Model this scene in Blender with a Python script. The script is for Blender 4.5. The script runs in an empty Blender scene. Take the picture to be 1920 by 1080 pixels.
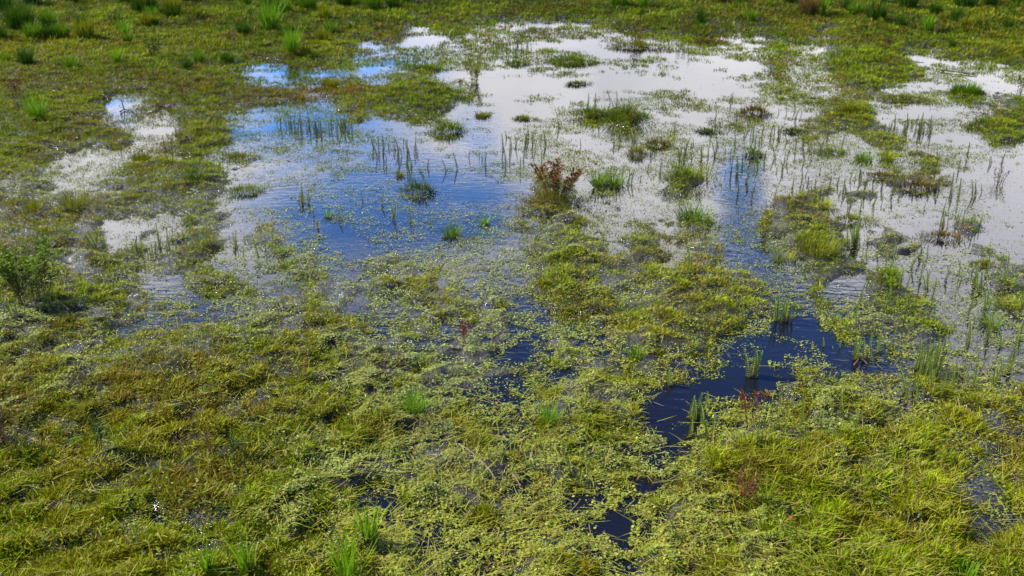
import bpy, math, random
import numpy as np
R = math.radians
scene = bpy.context.scene
COL = scene.collection

# ---------------------------------------------------------------- camera
CAM_H, PITCH, FOCAL, SENSOR = 3.0, 24.0, 35.0, 36.0
W0, H0 = 1920.0, 1080.0
FPX = FOCAL / SENSOR * W0
cam_d = bpy.data.cameras.new("camera")
cam = bpy.data.objects.new("camera", cam_d)
COL.objects.link(cam)
cam.location = (0, 0, CAM_H)
cam.rotation_euler = (R(90 - PITCH), 0, 0)
cam_d.lens, cam_d.sensor_width = FOCAL, SENSOR
cam_d.clip_end = 6000
cam_d.dof.use_dof = True
cam_d.dof.focus_distance = 6.0
cam_d.dof.aperture_fstop = 3.5
scene.camera = cam
SP, CP = math.sin(R(PITCH)), math.cos(R(PITCH))


def ray(px, py):
    dx = (np.asarray(px, float) - W0 / 2) / FPX
    dv = (np.asarray(py, float) - H0 / 2) / FPX
    return dx, CP - dv * SP, -SP - dv * CP


def ground(px, py):
    dx, dy, dz = ray(px, py)
    t = CAM_H / -dz
    return dx * t, dy * t


def pix(x, y):
    d = CP * y + SP * CAM_H
    v = SP * y - CP * CAM_H
    return x / d * FPX + W0 / 2, H0 / 2 - v / d * FPX


def mpp(px, py):                      # metres per photo pixel at that ground point
    x, y = ground(px, py)
    return float((CP * y + SP * CAM_H) / FPX)


# ---------------------------------------------------------------- light
SUN_EL, SUN_AZ = 36.0, -72.0          # azimuth from +Y towards +X
sd = bpy.data.lights.new("sun", 'SUN')
sun = bpy.data.objects.new("sun", sd)
COL.objects.link(sun)
sd.energy, sd.angle, sd.color = 5.0, R(0.5), (1.0, 0.94, 0.84)
sun.rotation_euler = (R(90 - SUN_EL), 0, R(180 - SUN_AZ) + 0)
_v = (math.sin(R(SUN_AZ)) * math.cos(R(SUN_EL)), math.cos(R(SUN_AZ)) * math.cos(R(SUN_EL)), math.sin(R(SUN_EL)))
from mathutils import Vector
sun.rotation_euler = Vector(_v).to_track_quat('Z', 'Y').to_euler()

scene.view_settings.view_transform = 'Standard'
scene.view_settings.look = 'None'
scene.view_settings.exposure = 1.08
scene.view_settings.gamma = 1.0

world = bpy.data.worlds.new("World")
scene.world = world
world.use_nodes = True
nt = world.node_tree
nt.nodes.clear()


class NB:                              # small node builder
    def __init__(s, tree): s.t = tree

    def n(s, typ, **kw):
        o = s.t.nodes.new(typ)
        for k, v in kw.items(): setattr(o, k, v)
        return o

    def put(s, sock, v):
        if isinstance(v, bpy.types.NodeSocket): s.t.links.new(v, sock)
        elif v is not None: sock.default_value = v

    def m(s, op, a=None, b=None, c=None, clamp=False):
        o = s.n('ShaderNodeMath', operation=op, use_clamp=clamp)
        for i, v in enumerate((a, b, c)): s.put(o.inputs[i], v)
        return o.outputs[0]

    def mix(s, f, a, b, mode='MIX'):
        o = s.n('ShaderNodeMix', data_type='RGBA', blend_type=mode)
        s.put(o.inputs[0], f); s.put(o.inputs[6], a); s.put(o.inputs[7], b)
        return o.outputs[2]

    def smooth(s, v, lo, hi):
        o = s.n('ShaderNodeMapRange', interpolation_type='SMOOTHSTEP')
        s.put(o.inputs[0], v); s.put(o.inputs[1], lo); s.put(o.inputs[2], hi)
        return o.outputs[0]

    def noise(s, vec, scale, detail=4.0, rough=0.55, dist=0.0):
        o = s.n('ShaderNodeTexNoise')
        s.put(o.inputs['Vector'], vec); s.put(o.inputs['Scale'], scale); s.put(o.inputs['Detail'], detail)
        s.put(o.inputs['Roughness'], rough); s.put(o.inputs['Distortion'], dist)
        return o.outputs[0]


b = NB(nt)
sky = b.n('ShaderNodeTexSky', sky_type='NISHITA', sun_disc=False)
sky.sun_elevation, sky.sun_rotation = R(SUN_EL), R(SUN_AZ)
sky.air_density, sky.dust_density, sky.ozone_density = 1.0, 0.3, 2.5
tc = b.n('ShaderNodeTexCoord')
sep = b.n('ShaderNodeSeparateXYZ')
nt.links.new(tc.outputs['Generated'], sep.inputs[0])
X, Y, Z = sep.outputs
EL = b.m('ARCSINE', b.m('MINIMUM', b.m('MAXIMUM', Z, -1.0), 1.0))
AZ = b.m('ARCTAN2', X, Y)
mp = b.n('ShaderNodeMapping')
nt.links.new(tc.outputs['Generated'], mp.inputs[0])
mp.inputs['Scale'].default_value = (1.0, 1.0, 1.8)
wn = b.noise(mp.outputs[0], 7.0, 6.0, 0.6, 0.3)
wn2 = b.noise(mp.outputs[0], 2.2, 5.0, 0.55, 0.2)
# openings in the cloud bank: where the blue shows (seen mirrored in the water)
HOLES = [(600, 128, 240, 30), (215, 200, 50, 24), (550, 235, 190, 40), (760, 400, 320, 105), (890, 250, 45, 18),
         (1385, 345, 50, 52), (1405, 455, 84, 60), (520, 920, 1250, 400), (1480, 640, 240, 120), (1200, 700, 460, 160)]


def refl(px, py):
    dx, dy, dz = ray(px, py)
    L = math.sqrt(dx * dx + dy * dy + dz * dz)
    return math.atan2(dx, dy), math.asin(-dz / L)


hole = None
for (px, py, rx, ry) in HOLES:
    a0, e0 = refl(px, py)
    ra = rx / FPX / math.cos(e0)
    re = ry / FPX
    u = b.m('MULTIPLY', b.m('SUBTRACT', AZ, a0), 1 / ra)
    v = b.m('MULTIPLY', b.m('SUBTRACT', EL, e0), 1 / re)
    d = b.m('SQRT', b.m('ADD', b.m('MULTIPLY', u, u), b.m('MULTIPLY', v, v)))
    d = b.m('ADD', d, b.m('MULTIPLY', b.m('SUBTRACT', wn, 0.5), 1.3))
    h = b.m('SUBTRACT', 1.0, b.smooth(d, 0.65, 1.3))
    hole = h if hole is None else b.m('MAXIMUM', hole, h)
bank = b.m('SUBTRACT', 1.0, hole)
loose = b.m('MULTIPLY', b.smooth(wn2, 0.54, 0.68), .35)      # loose clouds over the rest of the dome
front = b.m('MULTIPLY', b.smooth(Y, 0.66, 0.82), b.m('SUBTRACT', 1.0, b.smooth(EL, R(37), R(46))))
cloud = b.m('ADD', b.m('MULTIPLY', bank, front), b.m('MULTIPLY', loose, b.m('SUBTRACT', 1.0, front)))
cloud_col = b.mix(b.smooth(b.m('ADD', b.m('MULTIPLY', wn, .5), b.m('MULTIPLY', wn2, .5)), 0.38, 0.62), (.80, .80, .90, 1), (1.16, 1.14, 1.14, 1))
skyc = b.mix(1.0, sky.outputs[0], (0.088, 0.155, 0.245, 1), 'MULTIPLY')
skyc = b.mix(b.smooth(EL, R(15), R(33)), skyc, b.mix(1.0, skyc, (.24, .20, .32, 1), 'MULTIPLY'))
cloud_col = b.mix(b.smooth(EL, R(12), R(19)), cloud_col, b.mix(1.0, cloud_col, (1.36, 1.36, 1.40, 1), 'MULTIPLY'))
outc = b.mix(cloud, skyc, cloud_col)
bg = b.n('ShaderNodeBackground')
nt.links.new(outc, bg.inputs[0])
bg.inputs[1].default_value = 1.0
wo = b.n('ShaderNodeOutputWorld')
nt.links.new(bg.outputs[0], wo.inputs[0])

scene.cycles.max_bounces = 6
scene.cycles.diffuse_bounces = 2
scene.cycles.glossy_bounces = 3
scene.cycles.transmission_bounces = 4
scene.cycles.transparent_max_bounces = 4
scene.cycles.caustics_reflective = False
scene.cycles.caustics_refractive = False

# ---------------------------------------------------------------- maps of the marsh
COVER = """
9999999999999999 9999999999999999 9899999999999999
9999999999999999 9996785565566888 9877887899999999
9999999999999999 7454346365642222 4455766889768889
9999999999963465 6478636225442511 1246755898863245
9999866998788877 9989976101112425 3345665565336766
9997757478754535 7668733024477845 2265346884312568
9888885679733664 4452531134424546 3453466567644487
8874457777676655 3222532345533455 4336334446665432
8865679999854222 3326323357657447 7213346666776441
8878888888644133 4436321369866555 5224777465423431
7886756677667552 5444466676766566 7636687566446743
8777857678667773 2364666577875775 6646788657633553
9997887677447775 4776666778887676 8763567656545556
9997788558876576 7778776358886778 9987557568655477
8887886764577888 6557876866887789 9987667677875667
9998876778889888 8678677866777888 9985536888887666
8888888889999999 9977778648876788 8836576666777655
9999999999999988 9999888776787777 6566787686687775
9999999999999999 9999887668898765 4566889876788888
9999999999999999 9998876678888865 6778789998778888
9999999999999999 9998887678888864 5788899999998888
9999999999999999 9887888888876566 6999889989998788
9999999999999999 9987778889887535 9999999988999858
9999999999999999 8448998678654788 9998999988999858
9999999977999888 9557688888673388 9988999987899957
9999999977999888 9886677888976558 9989999899999668
9999999999999988 9888767899887568 9999999999999768
"""
COVER = np.array([[int(c) for c in r.replace(' ', '')] for r in COVER.split('\n') if r.strip()], float)
REMAP = np.array([-.03, .09, .20, .32, .44, .57, .70, .84, .97, 1.12])
COVER = REMAP[COVER.astype(int)]
GRASSY = """
9999999999999999
9987877667788888
7776556575767778
6655312245677666
8665233466774456
4688633335653456
7999876554456555
9999864344699987
9999761122248998
"""
GRASSY = np.array([[int(c) for c in r] for r in GRASSY.split('\n') if r.strip()], float) / 9.0
# crisp-edged openings of the water (photo outlines, laid on the water plane)
POOLS = [
    [(1205, 745), (1250, 722), (1310, 716), (1350, 702), (1400, 690), (1452, 682), (1478, 708), (1440, 735), (1395, 742), (1335, 756), (1312, 790), (1292, 828), (1250, 842), (1228, 805), (1203, 775)],
    [(1470, 590), (1500, 588), (1540, 612), (1565, 640), (1615, 660), (1675, 682), (1695, 702), (1640, 704), (1580, 690), (1530, 655), (1490, 632), (1462, 622)],
    [(1436, 640), (1470, 640), (1455, 700), (1430, 700)],
    [(868, 150), (960, 128), (1040, 145), (1150, 150), (1215, 160), (1200, 185), (1100, 182), (1060, 205), (980, 215), (930, 205), (915, 180), (870, 165)],
    [(580, 395), (640, 420), (700, 455), (660, 490), (640, 480), (610, 440)],
    [(188, 190), (235, 192), (240, 212), (205, 215)],
    [(820, 350), (935, 352), (930, 378), (840, 372)],
    [(945, 210), (1040, 200), (1060, 225), (960, 240)],
    [(1345, 320), (1390, 312), (1420, 352), (1365, 358)],
    [(440, 375), (535, 355), (545, 385), (470, 395)],
    [(700, 935), (760, 930), (770, 955), (715, 960)],
    [(1120, 960), (1190, 972), (1195, 1035), (1170, 1040), (1135, 995)],
    [(950, 655), (990, 640), (985, 665), (955, 680)],
    [(1195, 885), (1265, 885), (1255, 910), (1190, 912)],
]
BROWN = [(90, 160, 160, 22, .5), (300, 158, 120, 16, .5), (560, 176, 120, 14, .9), (700, 78, 130, 16, .6), (1080, 62, 160, 10, .5), (250, 260, 150, 40, .4),
         (1415, 210, 45, 18, .8), (1480, 42, 90, 14, .7), (1600, 40, 200, 20, .3), (1850, 100, 90, 14, .6), (1000, 380, 50, 22, .7), (400, 760, 260, 60, .38), (800, 820, 120, 40, .45),
         (40, 800, 90, 60, .5), (1400, 910, 70, 40, .6), (1450, 395, 90, 40, .6), (1735, 345, 70, 22, .8), (1770, 440, 80, 20, .9), (850, 870, 90, 30, .6), (1900, 830, 60, 60, .5),
         (250, 900, 300, 60, .28), (950, 930, 120, 30, .6), (1730, 1010, 100, 40, .3), (1530, 340, 60, 20, .5), (600, 610, 100, 30, .4), (1190, 70, 60, 20, .6), (230, 400, 200, 40, .3),
         (110, 480, 140, 30, .4), (1280, 450, 90, 40, .4), (1820, 350, 110, 40, .4)]
YELLOW = [(100, 90, 180, 28, .9), (400, 720, 420, 90, .8), (1200, 560, 260, 90, .7), (1380, 620, 120, 70, .5), (700, 690, 120, 60, .7), (900, 640, 150, 50, .4), (760, 820, 150, 60, .5), (1550, 900, 300, 120, .45)]


def hash2(ix, iy, seed):
    n = (ix.astype(np.int64) * 374761393 + iy.astype(np.int64) * 668265263 + seed * 1442695041) & 0xFFFFFFFF
    n = ((n ^ (n >> 13)) * 1274126177) & 0xFFFFFFFF
    n = ((n ^ (n >> 16)) * 2246822519) & 0xFFFFFFFF
    return ((n ^ (n >> 15)) & 0xFFFFFF) / float(0xFFFFFF)


def vnoise(x, y, seed):
    ix, iy = np.floor(x), np.floor(y)
    fx, fy = x - ix, y - iy
    fx = fx * fx * (3 - 2 * fx); fy = fy * fy * (3 - 2 * fy)
    a = hash2(ix, iy, seed); c = hash2(ix + 1, iy, seed)
    d = hash2(ix, iy + 1, seed); e = hash2(ix + 1, iy + 1, seed)
    return (a * (1 - fx) + c * fx) * (1 - fy) + (d * (1 - fx) + e * fx) * fy


def fbm(x, y, seed, octs=4, gain=0.55):
    s, a, t = 0, 1.0, 0
    for k in range(octs):
        ca, sa = math.cos(0.6 * k + seed), math.sin(0.6 * k + seed)
        s = s + a * vnoise((x * ca - y * sa) * 2 ** k + 13.7 * k, (x * sa + y * ca) * 2 ** k + 7.1, seed + k)
        t += a; a *= gain
    return s / t


def uni(v):                            # fbm value -> roughly uniform 0..1
    z = (v - 0.5) / 0.115
    return 1 / (1 + np.exp(-1.702 * z))


def bil(grid, px, py, cell):
    gx = np.clip(px / cell - 0.5, 0, grid.shape[1] - 1.001)
    gy = np.clip(py / cell - 0.5, 0, grid.shape[0] - 1.001)
    ix, iy = gx.astype(int), gy.astype(int)
    fx, fy = gx - ix, gy - iy
    return ((grid[iy, ix] * (1 - fx) + grid[iy, ix + 1] * fx) * (1 - fy) + (grid[iy + 1, ix] * (1 - fx) + grid[iy + 1, ix + 1] * fx) * fy)


def inside(poly, px, py):
    r = np.zeros(px.shape, bool)
    n = len(poly)
    for i in range(n):
        x0, y0 = poly[i]; x1, y1 = poly[(i + 1) % n]
        if y0 == y1: continue
        c = ((y0 > py) != (y1 > py)) & (px < (x1 - x0) * (py - y0) / (y1 - y0) + x0)
        r ^= c
    return r


def cover(x, y):
    x = np.asarray(x, float); y = np.asarray(y, float)
    px, py = pix(x, np.maximum(y, 0.5))
    s = (CP * np.maximum(y, .5) + SP * CAM_H) / FPX
    wx = (fbm(x * 2.2, y * 2.2, 11, 3) - .5) * 0.35 / s
    wy = (fbm(x * 2.2, y * 2.2, 21, 3) - .5) * 0.35 / s * 0.4
    c = bil(COVER, px + wx, py + wy, 40.0)
    c = c + .12 * sstep(py, 60, 200) * (1 - sstep(py, 540, 700)) * (c > .06)
    c = c + .07 * sstep(px, 950, 1250) * sstep(py, 110, 200) * (1 - sstep(py, 480, 600)) * (c > .12)
    for p in POOLS:
        ins = inside(p, px + wx * .5 + (fbm(x * 9, y * 9, 27, 2) - .5) * .22 / s, py + wy * .5 + (fbm(x * 9, y * 9, 29, 2) - .5) * .10 / s)
        c = np.where(ins, np.minimum(c, 0.045), c)
    return c


def blobs(lst, px, py):
    r = np.zeros(px.shape)
    for (cx, cy, rx, ry, k) in lst:
        d = ((px - cx) / rx) ** 2 + ((py - cy) / ry) ** 2
        r = np.maximum(r, k * np.exp(-d * 0.8))
    return r


def sstep(v, lo, hi):
    t = np.clip((v - lo) / (hi - lo), 0, 1)
    return t * t * (3 - 2 * t)


def _patch(x, y):
    return .40 * fbm(x * 1.7, y * 1.7, 3, 3) + .35 * fbm(x * 5.5, y * 5.5, 5, 3, .6) + .33 * fbm(x * 14.0, y * 14.0, 9, 3, .6)


_q = np.random.default_rng(1).uniform(-40, 40, (2, 40000))
_pm, _ps = _patch(*_q).mean(), _patch(*_q).std()


def _patch2(x, y):
    return .6 * fbm(x * 1.1, y * 1.5, 3, 4, .6) + .4 * fbm(x * 4.5, y * 5.5, 5, 3, .6)


_p2m, _p2s = _patch2(*_q).mean(), _patch2(*_q).std()


def patch(x, y):                       # fine speckle near, broader tufted patches in the far shallows
    f = sstep(y, 8.5, 13)
    v = (_patch(x, y) - _pm) / _ps * (1 - f) + (_patch2(x, y) - _p2m) / _p2s * f
    return 1 / (1 + np.exp(-1.702 * v))


def matmask(x, y):
    """how much plant mat lies at a ground point, 0 = open water"""
    c = cover(x, y)
    u = patch(x, y)
    return sstep(c - u, -0.10, 0.16), c


def height(x, y):
    c = cover(x, y)
    h = (np.minimum(c, 1.08) - 0.90) * 0.26
    h = h + (fbm(x * 2.6, y * 2.6, 31, 4) - .5) * 0.07 + (fbm(x * 9, y * 9, 37, 2) - .5) * 0.085 + (fbm(x * 0.5, y * 0.5, 41, 2) - .5) * 0.03
    far = sstep(y, 13, 24)
    h = h + far * np.where(c > .9, 0.05, 0.0) + np.maximum(y - 19, 0) * 0.004 * (y < 60) + (y >= 60) * .16
    return np.clip(h, -0.16, 0.6)


# ---------------------------------------------------------------- mesh helpers
def new_obj(name, V, F, mat, tint=None, parent=None, loc=(0, 0, 0), smooth=False):
    V = np.asarray(V, np.float32); F = np.asarray(F, np.int32)
    me = bpy.data.meshes.new(name)
    n, k = F.shape
    me.vertices.add(len(V)); me.vertices.foreach_set('co', V.ravel())
    me.loops.add(n * k); me.loops.foreach_set('vertex_index', F.ravel())
    me.polygons.add(n); me.polygons.foreach_set('loop_start', np.arange(0, n * k, k, dtype=np.int32))
    if smooth: me.polygons.foreach_set('use_smooth', np.ones(n, bool))
    if tint is not None:
        at = me.attributes.new('tint', 'FLOAT_COLOR', 'POINT')
        c4 = np.ones((len(V), 4), np.float32); c4[:, :3] = tint
        at.data.foreach_set('color', c4.ravel())
    me.update(calc_edges=True)
    me.materials.append(mat)
    o = bpy.data.objects.new(name, me)
    COL.objects.link(o)
    o.location = loc
    if parent: o.parent = parent
    return o


def tag(o, label=None, cat=None, group=None, kind=None):
    if label: o['label'] = label
    if cat: o['category'] = cat
    if group: o['group'] = group
    if kind: o['kind'] = kind
    return o


def empty(name, loc):
    o = bpy.data.objects.new(name, None)
    COL.objects.link(o); o.location = loc; o.empty_display_size = 0.1
    return o


def blades(P, az, lean, L, W, col, bend=0.7, segs=2, base_dark=None, rng=None):
    """arched blades: P base points (n,3), az heading, lean from the vertical at the base, bend added along the blade"""
    n = len(P)
    L = np.broadcast_to(L, n); W = np.broadcast_to(W, n); bend = np.broadcast_to(bend, n)
    ca, sa = np.cos(az), np.sin(az)
    tw = (rng.random(n) - .5) * 1.6 if rng is not None else 0
    sx, sy = -np.sin(az + tw), np.cos(az + tw)
    pts = [P]
    for k in range(segs):
        th = np.clip(lean + bend * (k + 0.3) / segs, 0, 1.75)
        st = L / segs
        q = pts[-1] + np.stack([np.sin(th) * ca * st, np.sin(th) * sa * st, np.cos(th) * st], 1)
        pts.append(q)
    nv = 2 * segs + 1
    V = np.empty((n, nv, 3)); C = np.empty((n, nv, 3))
    for k in range(segs):
        w = W * 0.5 * (0.75, 1.0, 0.7, 0.45)[k]
        o = np.stack([sx * w, sy * w, np.zeros(n)], 1)
        V[:, 2 * k] = pts[k] - o; V[:, 2 * k + 1] = pts[k] + o
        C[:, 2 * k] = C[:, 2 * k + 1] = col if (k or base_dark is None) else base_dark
    V[:, -1] = pts[-1]; C[:, -1] = col
    f = []
    for k in range(segs - 1):
        a = 2 * k
        f += [(a, a + 1, a + 3), (a, a + 3, a + 2)]
    a = 2 * (segs - 1)
    f.append((a, a + 1, a + 2))
    F = (np.array(f)[None] + (np.arange(n) * nv)[:, None, None]).reshape(-1, 3)
    return V.reshape(-1, 3), F, C.reshape(-1, 3)


def join(parts):
    Vs, Fs, Cs, o = [], [], [], 0
    for V, F, C in parts:
        Vs.append(V); Fs.append(np.asarray(F) + o); Cs.append(np.broadcast_to(C, np.asarray(V).shape)); o += len(V)
    return np.concatenate(Vs), np.concatenate(Fs), np.concatenate(Cs)


def tube(pts, r0, r1, col, sides=5):
    pts = np.asarray(pts, float); n = len(pts)
    V = []
    for i in range(n):
        d = pts[min(i + 1, n - 1)] - pts[max(i - 1, 0)]
        d /= np.linalg.norm(d) + 1e-9
        a = np.cross(d, (0.31, 0.95, 0.05)); a /= np.linalg.norm(a) + 1e-9
        c = np.cross(d, a)
        r = r0 + (r1 - r0) * i / (n - 1)
        for k in range(sides):
            t = 2 * math.pi * k / sides
            V.append(pts[i] + r * (math.cos(t) * a + math.sin(t) * c))
    F = []
    for i in range(n - 1):
        for k in range(sides):
            q, w = i * sides + k, i * sides + (k + 1) % sides
            F += [(q, w, w + sides), (q, w + sides, q + sides)]
    V = np.array(V)
    return V, np.array(F), np.broadcast_to(np.array(col, float), V.shape)


def leaf_set(P, D, L, W, col, fold=0.25, rng=None):
    """lance leaves: base P, direction D (unit), folded along the midrib"""
    n = len(P)
    up = np.array([0, 0, 1.0])
    S = np.cross(D, up); S /= np.linalg.norm(S, axis=1, keepdims=True) + 1e-9
    U = np.cross(S, D)
    L = np.broadcast_to(L, n)[:, None]; W = np.broadcast_to(W, n)[:, None]
    m = P + D * L * 0.5 - U * L * 0.02
    V = np.empty((n, 4, 3))
    V[:, 0] = P; V[:, 1] = m + S * W * .5 + U * W * fold; V[:, 3] = m - S * W * .5 + U * W * fold
    V[:, 2] = P + D * L - U * L * 0.12
    F = (np.array([(0, 1, 2), (0, 2, 3)])[None] + (np.arange(n) * 4)[:, None, None]).reshape(-1, 3)
    C = np.repeat(col[:, None, :], 4, 1) if np.ndim(col) == 2 else np.broadcast_to(np.array(col, float), (n, 4, 3))
    return V.reshape(-1, 3), F, C.reshape(-1, 3)


# ---------------------------------------------------------------- materials
def mat_plant(name, transl=0.35, rough=0.42, spec=0.45, streak=60.0):
    m = bpy.data.materials.new(name); m.use_nodes = True
    t = m.node_tree; t.nodes.clear(); q = NB(t)
    at = q.n('ShaderNodeAttribute', attribute_name='tint')
    co = q.n('ShaderNodeTexCoord')
    ns = q.noise(co.outputs['Object'], streak, 2.0)
    col = q.mix(1.0, at.outputs['Color'], q.mix(ns, (0.72, 0.74, 0.7, 1), (1.28, 1.24, 1.2, 1)), 'MULTIPLY')
    p = q.n('ShaderNodeBsdfPrincipled')
    q.put(p.inputs['Base Color'], col); p.inputs['Roughness'].default_value = rough
    p.inputs['Specular IOR Level'].default_value = spec
    tr = q.n('ShaderNodeBsdfTranslucent')
    q.put(tr.inputs[0], q.mix(1.0, col, (1.25, 1.2, 0.55, 1), 'MULTIPLY'))
    mx = q.n('ShaderNodeMixShader'); mx.inputs[0].default_value = transl
    t.links.new(p.outputs[0], mx.inputs[1]); t.links.new(tr.outputs[0], mx.inputs[2])
    o = q.n('ShaderNodeOutputMaterial'); t.links.new(mx.outputs[0], o.inputs[0])
    return m


def mat_ground():
    m = bpy.data.materials.new('wet_soil'); m.use_nodes = True
    t = m.node_tree; q = NB(t); p = t.nodes['Principled BSDF']
    co = q.n('ShaderNodeTexCoord')
    n1 = q.noise(co.outputs['Object'], 3.0, 6.0, .6); n2 = q.noise(co.outputs['Object'], 30.0, 5.0, .65)
    c = q.mix(q.smooth(n1, .38, .62), (0.011, 0.008, 0.005, 1), (0.022, 0.026, 0.004, 1))
    c = q.mix(q.smooth(n2, .45, .7), c, (0.036, 0.030, 0.014, 1))
    q.put(p.inputs['Base Color'], c)
    geo = q.n('ShaderNodeNewGeometry'); sp = q.n('ShaderNodeSeparateXYZ'); t.links.new(geo.outputs['Position'], sp.inputs[0])
    dry = q.smooth(q.m('ADD', sp.outputs[2], q.m('MULTIPLY', q.m('SUBTRACT', n2, .5), .08)), .015, .07)
    q.put(p.inputs['Roughness'], q.m('ADD', q.m('MULTIPLY', dry, .6), .16))
    q.put(p.inputs['Specular IOR Level'], q.m('SUBTRACT', .5, q.m('MULTIPLY', dry, .45)))
    bp = q.n('ShaderNodeBump'); bp.inputs['Strength'].default_value = 1.0; bp.inputs['Distance'].default_value = 0.03
    q.put(bp.inputs['Height'], n2); t.links.new(bp.outputs[0], p.inputs['Normal'])
    return m


def mat_water():
    m = bpy.data.materials.new('pond_water'); m.use_nodes = True
    t = m.node_tree; q = NB(t); p = t.nodes['Principled BSDF']
    co = q.n('ShaderNodeTexCoord')
    mpn = q.n('ShaderNodeMapping'); mpn.inputs['Scale'].default_value = (1.0, 2.2, 1.0)
    mpn.inputs['Rotation'].default_value = (0, 0, R(12))
    t.links.new(co.outputs['Object'], mpn.inputs[0])
    n1 = q.noise(mpn.outputs[0], 7.0, 3.0, .55); n2 = q.noise(co.outputs['Object'], 1.1, 2.0)
    amt = q.smooth(n2, .35, .65)
    p.inputs['Base Color'].default_value = (0.006, 0.007, 0.009, 1)
    p.inputs['Roughness'].default_value = 0.02
    p.inputs['IOR'].default_value = 1.45
    bp = q.n('ShaderNodeBump'); bp.inputs['Distance'].default_value = 0.004
    q.put(bp.inputs['Strength'], q.m('ADD', q.m('MULTIPLY', amt, 0.45), 0.12))
    q.put(bp.inputs['Height'], n1); t.links.new(bp.outputs[0], p.inputs['Normal'])
    return m


M_GRASS = mat_plant('grass_blade', .24, .5, .04)
M_LEAF = mat_plant('floating_leaf', .2, .5, .10, 45.0)
M_SHOOT = mat_plant('marestail_green', .25, .5, .08)
M_WEED = mat_plant('weed_leaf', .25, .5, .10)
M_STEM = mat_plant('weed_stem', .0, .6, .3)
M_DRY = mat_plant('dry_straw', .15, .6, .08)
M_GROUND, M_WATER = mat_ground(), mat_water()


# ---------------------------------------------------------------- the setting: ground and water
def axis(lo, hi, step, far_lo, far_hi):
    a = list(np.arange(lo, hi + 1e-6, step))
    s, v = step, hi
    while v < far_hi: s *= 1.35; v += s; a.append(v)
    s, v = step, lo
    while v > far_lo: s *= 1.35; v -= s; a.insert(0, v)
    return np.array(a)


gx = axis(-14.5, 14.5, 0.075, -1500, 1500)
gy = axis(2.2, 25, 0.075, -600, 2500)
GX, GY = np.meshgrid(gx, gy)
GZ = height(GX, GY)
far_out = (np.abs(GX) > 18) | (GY < 1) | (GY > 60)
GZ = np.where(far_out, np.maximum(GZ, 0.10), GZ)
V = np.stack([GX.ravel(), GY.ravel(), GZ.ravel()], 1)
nx, ny = len(gx), len(gy)
ii = (np.arange(ny - 1)[:, None] * nx + np.arange(nx - 1)[None]).ravel()
F = np.stack([ii, ii + 1, ii + nx + 1, ii + nx], 1)
g = new_obj('ground', V, F, M_GROUND, smooth=True)
tag(g, 'dark wet soil under the marsh plants', 'ground', kind='structure')
wx0, wx1, wy0, wy1 = -24, 24, 0.5, 40
Vw = [(wx0, wy0, 0), (wx1, wy0, 0), (wx1, wy1, 0), (wx0, wy1, 0)]
w = new_obj('water', Vw, [(0, 1, 2, 3)], M_WATER)
tag(w, 'still shallow flood water mirroring the sky', 'water', kind='structure')

# ---------------------------------------------------------------- stuff: grass, leaf mat, straw
rng = np.random.default_rng(7)
GREEN, FRESH, OLIVE = np.array([.155, .24, .002]), np.array([.24, .335, .003]), np.array([.265, .27, .003])
BRN, PALE, DARKG = np.array([.19, .095, .012]), np.array([.34, .27, .06]), np.array([.055, .11, .002])


def sample_pixels(n, y0=-60, y1=1230, x0=-260, x1=2180):
    px = rng.uniform(x0, x1, n); py = rng.uniform(y0, y1, n)
    x, y = ground(px, py)
    return px, py, x, y


def plant_colour(px, py, x, y, n):
    br = blobs(BROWN, px, py) * (1 - .55 * sstep(200 - py, 0, 100)); ye = blobs(YELLOW, px, py)
    pn = fbm(x * 1.3, y * 1.3, 51, 4); pn2 = fbm(x * 4.5, y * 4.5, 61, 3)
    u = uni(pn)
    far = sstep(330 - py, 0, 200)
    c = GREEN + (OLIVE - GREEN) * np.clip((u * .9 - .1) * (1 - .45 * far) + ye * .8, 0, 1)[:, None]
    c = c + (FRESH - c) * (sstep(pn2, .52, .66) * .8)[:, None]
    far2 = np.maximum(far * .42, sstep(130 - py, 0, 90) * .9)
    c = c + (DARKG - c) * (far2 * sstep(uni(fbm(x * .9, y * .9, 71, 3) + .12 * (far2 - .5)), .2, .7))[:, None]
    k = np.clip(br + sstep(uni(fbm(x * 2.1, y * 2.1, 81, 3)), .78, .97) * .45, 0, .95)
    c = c + (BRN - c) * (k * (rng.random(n) < .75))[:, None]
    c = np.where((rng.random(n) < .05 * (1 - .8 * far))[:, None], PALE, c)
    return c * (0.75 + 0.5 * rng.random(n))[:, None]


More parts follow.
